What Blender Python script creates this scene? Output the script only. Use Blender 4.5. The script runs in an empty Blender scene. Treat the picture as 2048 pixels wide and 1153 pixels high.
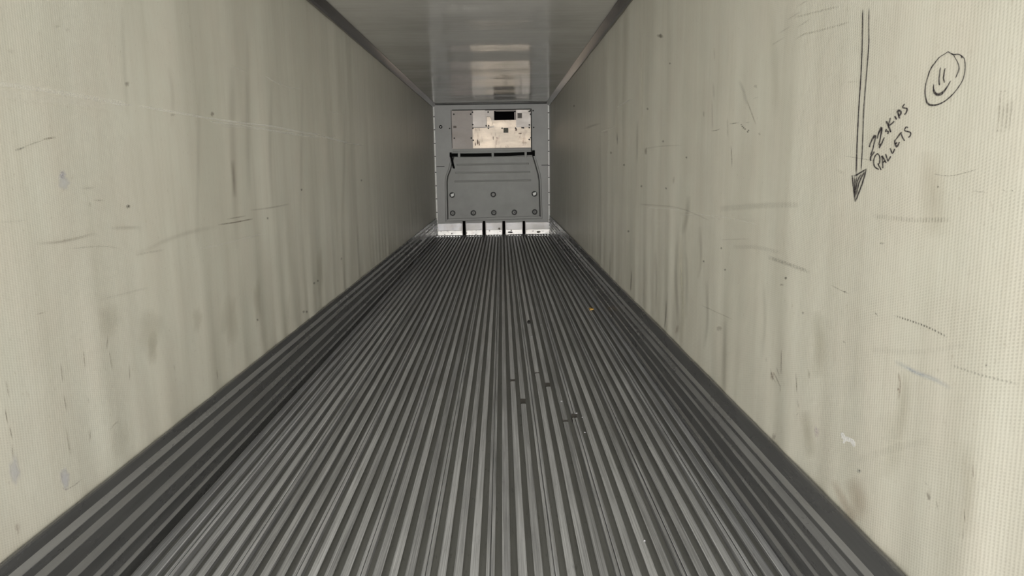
import bpy, bmesh, math, random
from mathutils import Vector, Matrix, noise

# ------------------------------------------------------------------ camera, world, lights, exposure
SC = bpy.context.scene
COL = SC.collection
IMG_W, IMG_H = 2048, 1153
FPX, PITCH, YAW, ROLL = 1480.06, 0.1634, 0.01147, -0.01484
CAM = Vector((0.20255, 0.0, 1.48235))
W2, H, L = 1.24, 2.8088, 16.2404          # half width, height, distance from the lens to the front bulkhead
Y0 = -0.9                                  # the open rear doorway

cyw, syw, cp, sp = math.cos(YAW), math.sin(YAW), math.cos(PITCH), math.sin(PITCH)
FWD = Vector((syw * cp, cyw * cp, -sp))
_r = Vector((cyw, -syw, 0))
_u = _r.cross(FWD)
cr, sr = math.cos(ROLL), math.sin(ROLL)
RIGHT = cr * _r + sr * _u
UP = -sr * _r + cr * _u

cd = bpy.data.cameras.new('camera')
cd.sensor_fit = 'HORIZONTAL'
cd.sensor_width = 36.0
cd.lens = FPX * 36.0 / IMG_W
cd.clip_start = 0.05
cam = bpy.data.objects.new('camera', cd)
COL.objects.link(cam)
m = Matrix((RIGHT, UP, -FWD)).transposed().to_4x4()
m.translation = CAM
cam.matrix_world = m
SC.camera = cam

world = bpy.data.worlds.new('overcast_sky')
SC.world = world
world.use_nodes = True
bg = world.node_tree.nodes['Background']
bg.inputs['Color'].default_value = (1.0, 0.985, 0.95, 1)
bg.inputs['Strength'].default_value = 3.5

sd = bpy.data.lights.new('added_axis_fill', 'SUN')  # added wide, level light from behind the lens, lifts the far end
sd.energy = 5.9
sd.angle = math.radians(34)
sd.color = (1.0, 0.975, 0.93)
axis_fill = bpy.data.objects.new('added_axis_fill', sd)
COL.objects.link(axis_fill)
axis_fill.rotation_euler = Vector((0.0, 1.0, -0.012)).to_track_quat('-Z', 'Y').to_euler()

pd = bpy.data.lights.new('doorway_portal', 'AREA')
pd.shape = 'RECTANGLE'
pd.size, pd.size_y = 2 * W2, H
pd.cycles.is_portal = True
portal = bpy.data.objects.new('doorway_portal', pd)
COL.objects.link(portal)
portal.location = (0, Y0, H / 2)
portal.rotation_euler = Vector((0, 1, 0)).to_track_quat('-Z', 'Y').to_euler()

SC.view_settings.view_transform = 'Standard'
SC.view_settings.look = 'None'
SC.view_settings.gamma = 1.0
SC.view_settings.use_curve_mapping = False
SC.view_settings.exposure = 0.55
SC.cycles.max_bounces = 24
SC.cycles.diffuse_bounces = 16
SC.cycles.glossy_bounces = 12
SC.cycles.transparent_max_bounces = 24

random.seed(7)

# ------------------------------------------------------------------ where a sight line meets a surface of the trailer
def ray(px, py):
    return RIGHT * ((px - 1024) / FPX) + UP * (-(py - 576.5) / FPX) + FWD
def on_x(px, py, X):
    d = ray(px, py); return CAM + d * ((X - CAM.x) / d.x)
def on_y(px, py, Y):
    d = ray(px, py); return CAM + d * ((Y - CAM.y) / d.y)
def on_z(px, py, Z=0.0):
    d = ray(px, py); return CAM + d * ((Z - CAM.z) / d.z)
def F(px, py):
    p = on_y(px, py, L); return (p.x, p.z)
def FR(x0, y0, x1, y1):
    """axis-aligned rectangle on the bulkhead from a left/right column and the rows at the middle"""
    xm, ym = (x0 + x1) / 2, (y0 + y1) / 2
    return F(x0, ym)[0], F(xm, y1)[1], F(x1, ym)[0], F(xm, y0)[1]

# ------------------------------------------------------------------ helpers
def obj(name, bm, mat, parent=None, smooth=False):
    me = bpy.data.meshes.new(name)
    bmesh.ops.recalc_face_normals(bm, faces=bm.faces)
    bm.to_mesh(me); bm.free()
    if smooth:
        for p in me.polygons: p.use_smooth = True
    return obj_me(name, me, mat, parent)
def obj_me(name, me, mat, parent=None):
    if mat is not None and not me.materials: me.materials.append(mat)
    o = bpy.data.objects.new(name, me)
    COL.objects.link(o)
    if parent is not None: o.parent = parent
    return o
def tag(o, label=None, cat=None, group=None, kind=None):
    if label: o['label'] = label
    if cat: o['category'] = cat
    if group: o['group'] = group
    if kind: o['kind'] = kind
    return o
def struct(o, label=None):
    return tag(o, label, kind='structure')
def empty(name, loc):
    o = bpy.data.objects.new(name, None); COL.objects.link(o)
    o.location = loc
    o.empty_display_size = 0.1
    return o
def put(o, root):
    """parent a part built in world space under an Empty that stands elsewhere"""
    o.parent = root
    o.matrix_parent_inverse = Matrix.Translation(-root.location)
    return o

def box(bm, x0, y0, z0, x1, y1, z1, bev=0.0, mx=None):
    r = bmesh.ops.create_cube(bm, size=1.0)
    vs = r['verts']
    for v in vs:
        v.co = Vector(((x0 + x1) / 2 + v.co.x * (x1 - x0), (y0 + y1) / 2 + v.co.y * (y1 - y0), (z0 + z1) / 2 + v.co.z * (z1 - z0)))
    if bev > 0:
        es = list({e for v in vs for e in v.link_edges})
        r2 = bmesh.ops.bevel(bm, geom=es, offset=bev, segments=1, affect='EDGES', profile=0.5)
        vs = list({v for f in r2['faces'] for v in f.verts} | {v for v in vs if v.is_valid})
    if mx is not None:
        for v in vs: v.co = mx @ v.co
    return vs

def extrude(bm, prof, ys, closed=True, fn=None):
    """sweep an (x, z) profile along y through the stations ys"""
    rows = []
    for y in ys:
        row = []
        for (x, z) in prof:
            co = Vector((x, y, z))
            if fn: co = fn(co)
            row.append(bm.verts.new(co))
        rows.append(row)
    n = len(prof)
    for a, b in zip(rows, rows[1:]):
        for i in range(n if closed else n - 1):
            j = (i + 1) % n
            bm.faces.new((a[i], a[j], b[j], b[i]))
    if closed:
        bm.faces.new(rows[0]); bm.faces.new(list(reversed(rows[-1])))
    return rows

def prism_xz(bm, poly, y_front, y_back, bevel=0.0):
    """a plate standing on the bulkhead: polygon in (x, z), from y_back out to y_front"""
    n = len(poly)
    inner = offset_poly(poly, -bevel) if bevel else poly
    fr = [bm.verts.new((x, y_front, z)) for x, z in inner]
    sh = [bm.verts.new((x, y_front + bevel, z)) for x, z in poly] if bevel else fr
    bk = [bm.verts.new((x, y_back, z)) for x, z in poly]
    bm.faces.new(fr); bm.faces.new(list(reversed(bk)))
    for i in range(n):
        j = (i + 1) % n
        if bevel: bm.faces.new((fr[i], sh[i], sh[j], fr[j]))
        bm.faces.new((sh[i], bk[i], bk[j], sh[j]))

def offset_poly(poly, d):
    """move every edge of a polygon outwards by d (negative: inwards)"""
    n = len(poly)
    A = sum(poly[i][0] * poly[(i + 1) % n][1] - poly[(i + 1) % n][0] * poly[i][1] for i in range(n))
    s = 1 if A > 0 else -1
    out = []
    for i in range(n):
        p0, p1, p2 = Vector(poly[i - 1]), Vector(poly[i]), Vector(poly[(i + 1) % n])
        a, b = (p1 - p0).normalized(), (p2 - p1).normalized()
        na, nb = Vector((a.y, -a.x)) * s, Vector((b.y, -b.x)) * s
        k = na + nb
        k = k / max(0.3, k.length_squared) * 2
        q = p1 + k * d
        out.append((q.x, q.y))
    return out

def cyl_y(bm, x, z, r, y0, y1, n=20, r1=None):
    """a round piece whose axis points out of the bulkhead"""
    r1 = r if r1 is None else r1
    a = [bm.verts.new((x + r1 * math.cos(t), y1, z + r1 * math.sin(t))) for t in [2 * math.pi * i / n for i in range(n)]]
    b = [bm.verts.new((x + r * math.cos(t), y0, z + r * math.sin(t))) for t in [2 * math.pi * i / n for i in range(n)]]
    bm.faces.new(a); bm.faces.new(list(reversed(b)))
    for i in range(n):
        j = (i + 1) % n
        bm.faces.new((a[i], b[i], b[j], a[j]))

# ------------------------------------------------------------------ materials
def nodes(name):
    mt = bpy.data.materials.new(name)
    mt.use_nodes = True
    nt = mt.node_tree
    b = nt.nodes['Principled BSDF']
    return mt, nt, b
def N(nt, t, **kw):
    n = nt.nodes.new(t)
    for k, v in kw.items():
        if k.startswith('i_'):
            n.inputs[k[2:].replace('_', ' ')].default_value = v
        else:
            setattr(n, k, v)
    return n
def mathn(nt, op, a, b=None, clamp=False):
    n = nt.nodes.new('ShaderNodeMath'); n.operation = op; n.use_clamp = clamp
    for i, s in enumerate((a, b)):
        if s is None: continue
        if isinstance(s, (int, float)): n.inputs[i].default_value = s
        else: nt.links.new(s, n.inputs[i])
    return n.outputs[0]
def mapping(nt, scale, loc=(0, 0, 0)):
    g = nt.nodes.new('ShaderNodeNewGeometry')
    mp = nt.nodes.new('ShaderNodeMapping')
    mp.inputs['Scale'].default_value = scale
    mp.inputs['Location'].default_value = loc
    nt.links.new(g.outputs['Position'], mp.inputs['Vector'])
    return mp.outputs[0]
def noise_tex(nt, scale, nscale=1.0, detail=4, rough=0.55, loc=(0, 0, 0)):
    n = nt.nodes.new('ShaderNodeTexNoise')
    n.inputs['Scale'].default_value = nscale
    n.inputs['Detail'].default_value = detail
    n.inputs['Roughness'].default_value = rough
    nt.links.new(mapping(nt, scale, loc), n.inputs['Vector'])
    return n.outputs['Fac']
def ramp(nt, fac, stops):
    r = nt.nodes.new('ShaderNodeValToRGB')
    e = r.color_ramp.elements
    while len(e) < len(stops): e.new(0.5)
    for el, (p, c) in zip(e, stops):
        el.position = p
        el.color = (c, c, c, 1) if isinstance(c, (int, float)) else (*c, 1)
    nt.links.new(fac, r.inputs['Fac'])
    return r.outputs['Color']
def mix(nt, fac, a, b, mode='MIX'):
    n = nt.nodes.new('ShaderNodeMix'); n.data_type = 'RGBA'; n.blend_type = mode
    for s, i in ((fac, 0), (a, 6), (b, 7)):
        if isinstance(s, (int, float)): n.inputs[i].default_value = s
        elif isinstance(s, tuple): n.inputs[i].default_value = (*s, 1)
        else: nt.links.new(s, n.inputs[i])
    return n.outputs[2]
def bump(nt, height, strength, dist, prev=None):
    n = nt.nodes.new('ShaderNodeBump')
    n.inputs['Strength'].default_value = strength
    n.inputs['Distance'].default_value = dist
    nt.links.new(height, n.inputs['Height'])
    if prev is not None: nt.links.new(prev, n.inputs['Normal'])
    return n.outputs[0]

WEAVE_Y, WEAVE_Z = 0.0125, 0.0078
def weave(nt):
    """height of the embossed woven liner: upright ribs, each broken into small beads"""
    g = nt.nodes.new('ShaderNodeNewGeometry')
    s = nt.nodes.new('ShaderNodeSeparateXYZ')
    nt.links.new(g.outputs['Position'], s.inputs[0])
    y, z = s.outputs[1], s.outputs[2]
    a = mathn(nt, 'MULTIPLY', y, 2 * math.pi / WEAVE_Y)
    row = mathn(nt, 'MULTIPLY', z, 2 * math.pi / WEAVE_Z)
    sa = mathn(nt, 'SINE', a)
    sb = mathn(nt, 'SINE', mathn(nt, 'ADD', row, mathn(nt, 'MULTIPLY', a, 0.5)))
    pit = mathn(nt, 'MULTIPLY', mathn(nt, 'SUBTRACT', 1.0, sa), mathn(nt, 'SUBTRACT', 1.0, sb))
    return mathn(nt, 'SUBTRACT', mathn(nt, 'MULTIPLY', sa, 0.35), mathn(nt, 'MULTIPLY', pit, 0.25)), sa, sb

def wall_material(name, weave_k, seed):
    mt, nt, b = nodes(name)
    big = noise_tex(nt, (1, 1.1, 0.35), 1.6, 4, 0.55, (seed, 0, 0))
    streak = noise_tex(nt, (1, 7.0, 0.35), 1.3, 5, 0.6, (seed, 3, 0))
    fine = noise_tex(nt, (1, 30.0, 1.2), 1.2, 3, 0.6, (seed, 5, 0))
    mott = noise_tex(nt, (1, 2.2, 1.6), 2.2, 6, 0.62, (seed, 9, 4))
    speck = noise_tex(nt, (1, 1, 1), 55.0, 2, 0.5, (seed, 1, 1))
    c = mix(nt, ramp(nt, big, [(0.3, 0.0), (0.7, 1.0)]), (0.635, 0.625, 0.54), (0.68, 0.67, 0.59))
    c = mix(nt, ramp(nt, mott, [(0.35, 0.0), (0.72, 0.55)]), c, (0.645, 0.60, 0.52))
    c = mix(nt, ramp(nt, streak, [(0.45, 0.0), (0.8, 0.48)]), c, (0.52, 0.50, 0.42))
    c = mix(nt, ramp(nt, fine, [(0.5, 0.0), (0.85, 0.22)]), c, (0.50, 0.48, 0.40))
    c = mix(nt, ramp(nt, speck, [(0.66, 0.0), (0.8, 0.35)]), c, (0.40, 0.36, 0.29))
    h, sa, sb = weave(nt)
    # hollows of the weave are tinted darker, in patches
    pit = mathn(nt, 'MULTIPLY', ramp(nt, sa, [(0.0, 1.0), (0.45, 0.0)]), ramp(nt, sb, [(0.0, 1.0), (0.5, 0.0)]))
    patch = ramp(nt, noise_tex(nt, (1, 1.6, 2.2), 2.4, 5, 0.6, (seed, 2, 7)), [(0.4, 0.15), (0.68, 1.0)])
    c = mix(nt, mathn(nt, 'MULTIPLY', mathn(nt, 'MULTIPLY', pit, patch), 0.26 * weave_k), c, (0.30, 0.28, 0.22))
    nt.links.new(c, b.inputs['Base Color'])
    b.inputs['Roughness'].default_value = 0.42
    b.inputs['Specular IOR Level'].default_value = 0.45
    nb = bump(nt, h, 0.21 * weave_k, 0.0006)
    nb = bump(nt, mott, 0.25, 0.006, nb)
    nt.links.new(nb, b.inputs['Normal'])
    return mt

M = {}
M['wall_l'] = wall_material('woven_liner_left', 0.55, 11.0)
M['wall_r'] = wall_material('woven_liner_right', 1.0, 3.0)

def simple(name, col, rough, metal=0.0, spec=0.5, var=0.0, vscale=(3, 3, 3), bumpk=0.0):
    mt, nt, b = nodes(name)
    b.inputs['Base Color'].default_value = (*col, 1)
    b.inputs['Roughness'].default_value = rough
    b.inputs['Metallic'].default_value = metal
    b.inputs['Specular IOR Level'].default_value = spec
    if var:
        f = noise_tex(nt, vscale, 1.0, 5, 0.6)
        lo = tuple(x * (1 - var) for x in col); hi = tuple(min(1, x * (1 + var)) for x in col)
        nt.links.new(mix(nt, ramp(nt, f, [(0.3, 0.0), (0.7, 1.0)]), lo, hi), b.inputs['Base Color'])
        if bumpk: nt.links.new(bump(nt, f, bumpk, 0.004), b.inputs['Normal'])
    return mt

# ceiling: glossy white sheet, gently corrugated across the trailer
mt, nt, b = nodes('glossy_ceiling_sheet')
n1 = noise_tex(nt, (0.25, 3.2, 1), 1.0, 3, 0.5)
n2 = noise_tex(nt, (0.35, 16.0, 1), 1.0, 3, 0.5)
n3 = noise_tex(nt, (1, 1, 1), 3.0, 5, 0.6)
c = mix(nt, ramp(nt, n3, [(0.3, 0.0), (0.7, 1.0)]), (0.50, 0.49, 0.455), (0.56, 0.55, 0.52))
c = mix(nt, ramp(nt, noise_tex(nt, (1, 1, 1), 40.0, 2, 0.5), [(0.70, 0.0), (0.8, 0.4)]), c, (0.75, 0.75, 0.72))
nt.links.new(c, b.inputs['Base Color'])
b.inputs['Roughness'].default_value = 0.13
b.inputs['Specular IOR Level'].default_value = 0.5
nb = bump(nt, n1, 0.2, 0.02)
nb = bump(nt, n2, 0.25, 0.004, nb)
nt.links.new(nb, b.inputs['Normal'])
M['ceiling'] = mt

# floor rails: brushed, worn aluminium
def brushed(name, dark, light, r0, r1, metal, streak=(60, 0.7, 60), seed=0.0, rand=0.25, pock=0.5, bk=0.06, fine=0.0):
    mt, nt, b = nodes(name)
    s1 = noise_tex(nt, streak, 3.0, 4, 0.6, (seed, 0, 0))
    s2 = noise_tex(nt, (3, 0.8, 3), 1.6, 5, 0.6, (seed, 4, 0))
    s3 = noise_tex(nt, (60, 12, 60), 1.0, 3, 0.6, (seed, 8, 0))
    oi = nt.nodes.new('ShaderNodeObjectInfo')
    f = mathn(nt, 'ADD', mathn(nt, 'MULTIPLY', s1, 0.55), mathn(nt, 'MULTIPLY', s2, 0.45))
    f = mathn(nt, 'ADD', f, mathn(nt, 'MULTIPLY', mathn(nt, 'SUBTRACT', oi.outputs['Random'], 0.5), rand))
    c = mix(nt, ramp(nt, f, [(0.3, 0.0), (0.7, 1.0)]), dark, light)
    c = mix(nt, ramp(nt, s3, [(0.60, 0.0), (0.72, pock)]), c, tuple(x * 0.55 for x in dark))
    if fine:
        s4 = noise_tex(nt, (330, 1.6, 330), 1.0, 2, 0.5, (seed, 3, 0))
        c = mix(nt, ramp(nt, s4, [(0.30, fine), (0.55, 0.0)]), c, tuple(x * 0.35 for x in dark))
        c = mix(nt, ramp(nt, s4, [(0.58, 0.0), (0.75, fine)]), c, tuple(min(1, x * 1.35) for x in light))
    nt.links.new(c, b.inputs['Base Color'])
    nt.links.new(ramp(nt, s2, [(0.3, r0), (0.7, r1)]), b.inputs['Roughness'])
    b.inputs['Metallic'].default_value = metal
    if bk: nt.links.new(bump(nt, s1, bk, 0.002), b.inputs['Normal'])
    return mt
M['rail'] = brushed('worn_rail_aluminium', (0.25, 0.254, 0.262), (0.53, 0.54, 0.558), 0.28, 0.40, 0.25, (26, 0.7, 26), 0.0, 0.28, 0.25, 0.06, 0.55)
M['bed'] = brushed('dirty_channel_aluminium', (0.155, 0.156, 0.145), (0.235, 0.236, 0.22), 0.5, 0.65, 0.2, (26, 0.7, 26), seed=5.0)
M['dent'] = simple('dark_crushed_metal', (0.035, 0.032, 0.028), 0.7)
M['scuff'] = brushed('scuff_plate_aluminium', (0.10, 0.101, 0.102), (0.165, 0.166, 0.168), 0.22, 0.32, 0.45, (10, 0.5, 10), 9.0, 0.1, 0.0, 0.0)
M['ridge'] = brushed('scuff_plate_lit_ridge', (0.22, 0.221, 0.223), (0.35, 0.352, 0.356), 0.24, 0.34, 0.45, (12, 0.5, 12), 12.0, 0.1, 0.0, 0.0)  # ridge lightened, plate darkened: light on the slopes put into their colours
M['cove'] = simple('dark_cove_aluminium', (0.10, 0.09, 0.08), 0.18, 0.7, 0.5, 0.25, (2, 0.7, 2))
M['seal'] = simple('black_sealant', (0.012, 0.012, 0.012), 0.6)
M['corner'] = simple('pale_corner_caulk', (0.85, 0.84, 0.82), 0.4, 0.0, 0.5, 0.1, (2, 2, 9))
M['grey'] = simple('grey_bulkhead_paint', (0.30, 0.30, 0.29), 0.42, 0.0, 0.4, 0.08, (2.2, 2.2, 2.2), 0.05)
M['grey_panel'] = simple('grey_moulded_plastic', (0.27, 0.27, 0.26), 0.45, 0.0, 0.4, 0.10, (2.6, 2.6, 2.6), 0.05)
M['grey_rib'] = simple('darker_grey_rib_plastic', (0.225, 0.225, 0.215), 0.5)
M['rust_stain'] = simple('dried_brown_run', (0.20, 0.15, 0.125), 0.6, 0.3, 0.4, 0.45, (14, 14, 9))
M['dark_gap'] = simple('dark_grey_gap', (0.03, 0.03, 0.028), 0.7)
M['black'] = simple('black_rubber', (0.004, 0.004, 0.004), 0.8, 0.0, 0.1)
M['void'] = simple('dark_duct_lining', (0.004, 0.004, 0.004), 0.9, 0.0, 0.05)
M['screw'] = simple('dark_screw', (0.008, 0.008, 0.007), 0.6, 0.0)
M['white_plug'] = simple('white_plastic_plug', (0.86, 0.86, 0.84), 0.4)
M['label_green'] = simple('dark_green_label', (0.06, 0.06, 0.035), 0.5, 0, 0.4, 0.6, (40, 40, 40))
M['label_brown'] = simple('dark_brown_label', (0.10, 0.085, 0.07), 0.5, 0, 0.4, 0.6, (40, 40, 40))
M['leaf'] = simple('dry_leaf', (0.55, 0.33, 0.08), 0.7)
M['crumb'] = simple('pale_crumb', (0.36, 0.36, 0.38), 0.4)
M['bark'] = simple('dark_chip', (0.02, 0.019, 0.017), 0.8)

def sheet_metal(name, c0, c1, rough, seed, stain=0.5, metal=0.85, spots=0.0):
    mt, nt, b = nodes(name)
    s = noise_tex(nt, (2.5, 2.5, 5), 1.2, 6, 0.65, (seed, 0, 0))
    st = noise_tex(nt, (5, 5, 2.2), 1.6, 6, 0.7, (seed, 2, 5))
    br = noise_tex(nt, (3, 3, 60), 1.5, 3, 0.6, (seed, 2, 5))
    c = mix(nt, ramp(nt, s, [(0.35, 0.0), (0.65, 1.0)]), c0, c1)
    c = mix(nt, ramp(nt, st, [(0.56, 0.0), (0.72, stain)]), c, (0.20, 0.13, 0.10))
    c = mix(nt, ramp(nt, br, [(0.4, 0.0), (0.8, 0.2)]), c, (0.35, 0.33, 0.32))
    if spots:
        sp_ = noise_tex(nt, (1, 1, 1), 13.0, 3, 0.5, (seed, 7, 1))
        c = mix(nt, ramp(nt, sp_, [(0.64, 0.0), (0.68, spots)]), c, (0.03, 0.025, 0.02))
    nt.links.new(c, b.inputs['Base Color'])
    b.inputs['Metallic'].default_value = metal
    nt.links.new(ramp(nt, s, [(0.3, rough), (0.7, rough + 0.1)]), b.inputs['Roughness'])
    nt.links.new(bump(nt, s, 0.15, 0.01), b.inputs['Normal'])
    return mt
M['sheet_dull'] = sheet_metal('dull_grey_sheet', (0.30, 0.275, 0.265), (0.36, 0.325, 0.305), 0.55, 1.0, 0.15)  # the sheet tones also paint in how each sheet catches the light
M['sheet_mid'] = sheet_metal('pale_sheet', (0.42, 0.39, 0.365), (0.50, 0.465, 0.43), 0.5, 4.0, 0.15)
M['sheet_warm'] = sheet_metal('stained_sheet_warm_lit', (0.50, 0.425, 0.345), (0.68, 0.60, 0.51), 0.48, 8.0, 0.75)  # warm doorway reflection painted into the base colour; the brown stains are real
M['kick_low'] = sheet_metal('kick_plate_lit_foot', (0.36, 0.358, 0.355), (0.55, 0.535, 0.515), 0.40, 17.0, 0.4, 0.9, 0.8)  # lighter copy of the plate metal: light on the tilted foot painted in
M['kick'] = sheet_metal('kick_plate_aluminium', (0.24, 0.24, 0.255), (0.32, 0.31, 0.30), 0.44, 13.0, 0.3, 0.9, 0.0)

def decal_material(name, rough, weave_break, rough_break):
    mt, nt, b = nodes(name)
    at = nt.nodes.new('ShaderNodeAttribute'); at.attribute_name = 'mark'
    nt.links.new(at.outputs['Color'], b.inputs['Base Color'])
    b.inputs['Roughness'].default_value = rough
    b.inputs['Specular IOR Level'].default_value = 0.3
    h, sa, sb = weave(nt)
    dots = ramp(nt, mathn(nt, 'ADD', mathn(nt, 'MULTIPLY', h, 0.5), 0.5), [(0.25, 1.0 - weave_break), (0.6, 1.0)])
    nz = ramp(nt, noise_tex(nt, (1, 1, 1), 130.0, 3, 0.6), [(0.36, 1.0 - rough_break), (0.56, 1.0)])
    a = mathn(nt, 'MULTIPLY', mathn(nt, 'MULTIPLY', at.outputs['Alpha'], dots), nz, True)
    nt.links.new(a, b.inputs['Alpha'])
    return mt
M['ink'] = decal_material('black_marker_ink', 0.5, 0.25, 0.25)
M['scrape'] = decal_material('white_scraped_liner', 0.6, 0.25, 0.30)
M['stain'] = decal_material('soft_grime_and_shade', 0.6, 0.05, 0.05)  # serves soft grime and painted crease shading alike
M['scuffs'] = decal_material('rubbed_in_dirt_and_shade', 0.6, 0.55, 0.6)
M['dotted'] = decal_material('dirt_on_weave_beads', 0.6, 1.0, 0.7)

# ------------------------------------------------------------------ the shell
def liner(side, y, z):
    """how far the loose liner bulges (positive: into the trailer) at a point of the side wall"""
    s = 37.0 if side > 0 else 11.0
    a = noise.noise((y * 1.05 + s, z * 0.30, 3.3)) * 0.006
    a += noise.noise((y * 3.0 + s, z * 0.38, 7.1)) * 0.0042
    low = max(0.0, 1.0 - max(0.0, z - 0.4) / 1.0)
    a += noise.noise((y * 6.5 + s, z * 0.8, 1.7)) * 0.0062 * low
    a += noise.noise((y * 1.7 + s, z * 1.3, 9.4)) * 0.0030
    return a - 0.009

def make_wall(side):
    bm = bmesh.new()
    ys = [Y0 + (L - Y0) * i / 560 for i in range(561)]
    zs = [0.0] + [0.30 + (H - 0.30) * k / 34 for k in range(35)]
    rows = []
    for y in ys:
        rows.append([bm.verts.new((side * (W2 - liner(side, y, z)), y, z)) for z in zs])
    for a, b_ in zip(rows, rows[1:]):
        for k in range(len(zs) - 1):
            bm.faces.new((a[k], a[k + 1], b_[k + 1], b_[k]))
    # the wall's thickness behind the liner
    t = 0.08
    A = [bm.verts.new((side * (W2 + t), y, z)) for y, z in ((Y0, 0), (Y0, H), (L, H), (L, 0))]
    bm.faces.new(A)
    e0 = [r for r in rows[0]]; e1 = [r for r in rows[-1]]
    bm.faces.new([A[0]] + e0 + [A[1]])
    bm.faces.new([A[3]] + e1 + [A[2]])
    bm.faces.new([A[1]] + [r[-1] for r in rows] + [A[2]])
    bm.faces.new([A[0]] + [r[0] for r in rows] + [A[3]])
    o = obj('wall_left' if side < 0 else 'wall_right', bm, M['wall_l'] if side < 0 else M['wall_r'])
    for p in o.data.polygons:
        if p.area < 0.1: p.use_smooth = True
    return struct(o, 'cream woven liner side wall with %s' % ('a long white scrape along it' if side < 0 else 'black marker drawings on it'))
wall_l, wall_r = make_wall(-1), make_wall(1)

bm = bmesh.new()
rows = []
for i in range(481):                                # the sheet sags a little between the roof bows
    y = Y0 + (L + 0.05 - Y0) * i / 480
    row = []
    for k in range(17):
        x = -W2 - 0.08 + (2 * W2 + 0.16) * k / 16
        e = max(0.0, 1 - (x / W2) ** 2)
        dz = 0.0062 * math.sin(2 * math.pi * y / 1.45 + 0.35 * x) + 0.0030 * noise.noise((x * 0.5, y * 1.1, 5.0)) + 0.0016 * noise.noise((x * 0.8, y * 3.5, 2.0))
        row.append(bm.verts.new((x, y, H + dz * e)))
    rows.append(row)
for a, b_ in zip(rows, rows[1:]):
    for k in range(16): bm.faces.new((a[k], a[k + 1], b_[k + 1], b_[k]))
tp = [bm.verts.new(c_) for c_ in ((-W2 - 0.08, Y0, H + 0.08), (W2 + 0.08, Y0, H + 0.08), (W2 + 0.08, L + 0.05, H + 0.08), (-W2 - 0.08, L + 0.05, H + 0.08))]
bm.faces.new(tp)
bm.faces.new([tp[0]] + rows[0] + [tp[1]]); bm.faces.new([tp[3]] + rows[-1] + [tp[2]])
bm.faces.new([tp[0]] + [r[0] for r in rows] + [tp[3]]); bm.faces.new([tp[1]] + [r[-1] for r in rows] + [tp[2]])
ceiling = struct(obj('ceiling', bm, M['ceiling']), 'glossy pale ceiling sheet reflecting the front bulkhead')
for p in ceiling.data.polygons: p.use_smooth = p.area < 1.0 and len(p.vertices) == 4

# cove strips where the walls meet the ceiling
for k, side in enumerate((-1, 1)):
    bm = bmesh.new()
    w = 0.066
    pr = [(side * (W2 + 0.012), H - w), (side * (W2 - 0.008), H - w), (side * (W2 - 0.024), H - w + 0.014), (side * (W2 - w + 0.012), H - 0.020), (side * (W2 - w), H - 0.006), (side * (W2 - w), H), (side * (W2 + 0.012), H)]
    extrude(bm, pr, [Y0 + (L - Y0) * i / 20 for i in range(21)])
    struct(obj('trim_%d' % (k + 1), bm, M['cove']), 'dark cove strip along the top of the %s wall' % ('left' if side < 0 else 'right'))

# floor: a sunken bed with upright T rails along its whole length
bm = bmesh.new(); box(bm, -W2 - 0.02, Y0, -0.12, W2 + 0.02, L + 0.5, -0.034)
floor = struct(obj('floor', bm, M['bed']), 'ribbed aluminium trailer floor of parallel lengthwise rails')

def rail_profile(w, x0=0.0, dz=0.0):
    h = w / 2
    return [(x0 - h, -0.0032 + dz), (x0 - h + 0.0035, -0.0006 + dz), (x0 - h * 0.35, dz), (x0 + h * 0.35, dz), (x0 + h - 0.0035, -0.0006 + dz), (x0 + h, -0.0032 + dz),
            (x0 + h - 0.001, -0.0060 + dz), (x0 + 0.004, -0.0078 + dz), (x0 + 0.004, -0.0345), (x0 - 0.004, -0.0345), (x0 - 0.004, -0.0078 + dz), (x0 - h + 0.001, -0.0060 + dz)]
PITCHX, X_AT = 0.0599, 0.1955
notches = {}
for px, py, ln in ((1025.7, 761, 0.05), (1047, 803, 0.10), (1075.6, 746, 0.03), (1095.7, 770, 0.09), (1129.7, 842, 0.035), (1152.6, 832, 0.07)):
    p = on_z(px, py)
    notches.setdefault(round((p.x - X_AT) / PITCHX), []).append((p.y, ln))
YEND = L - 0.01
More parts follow.
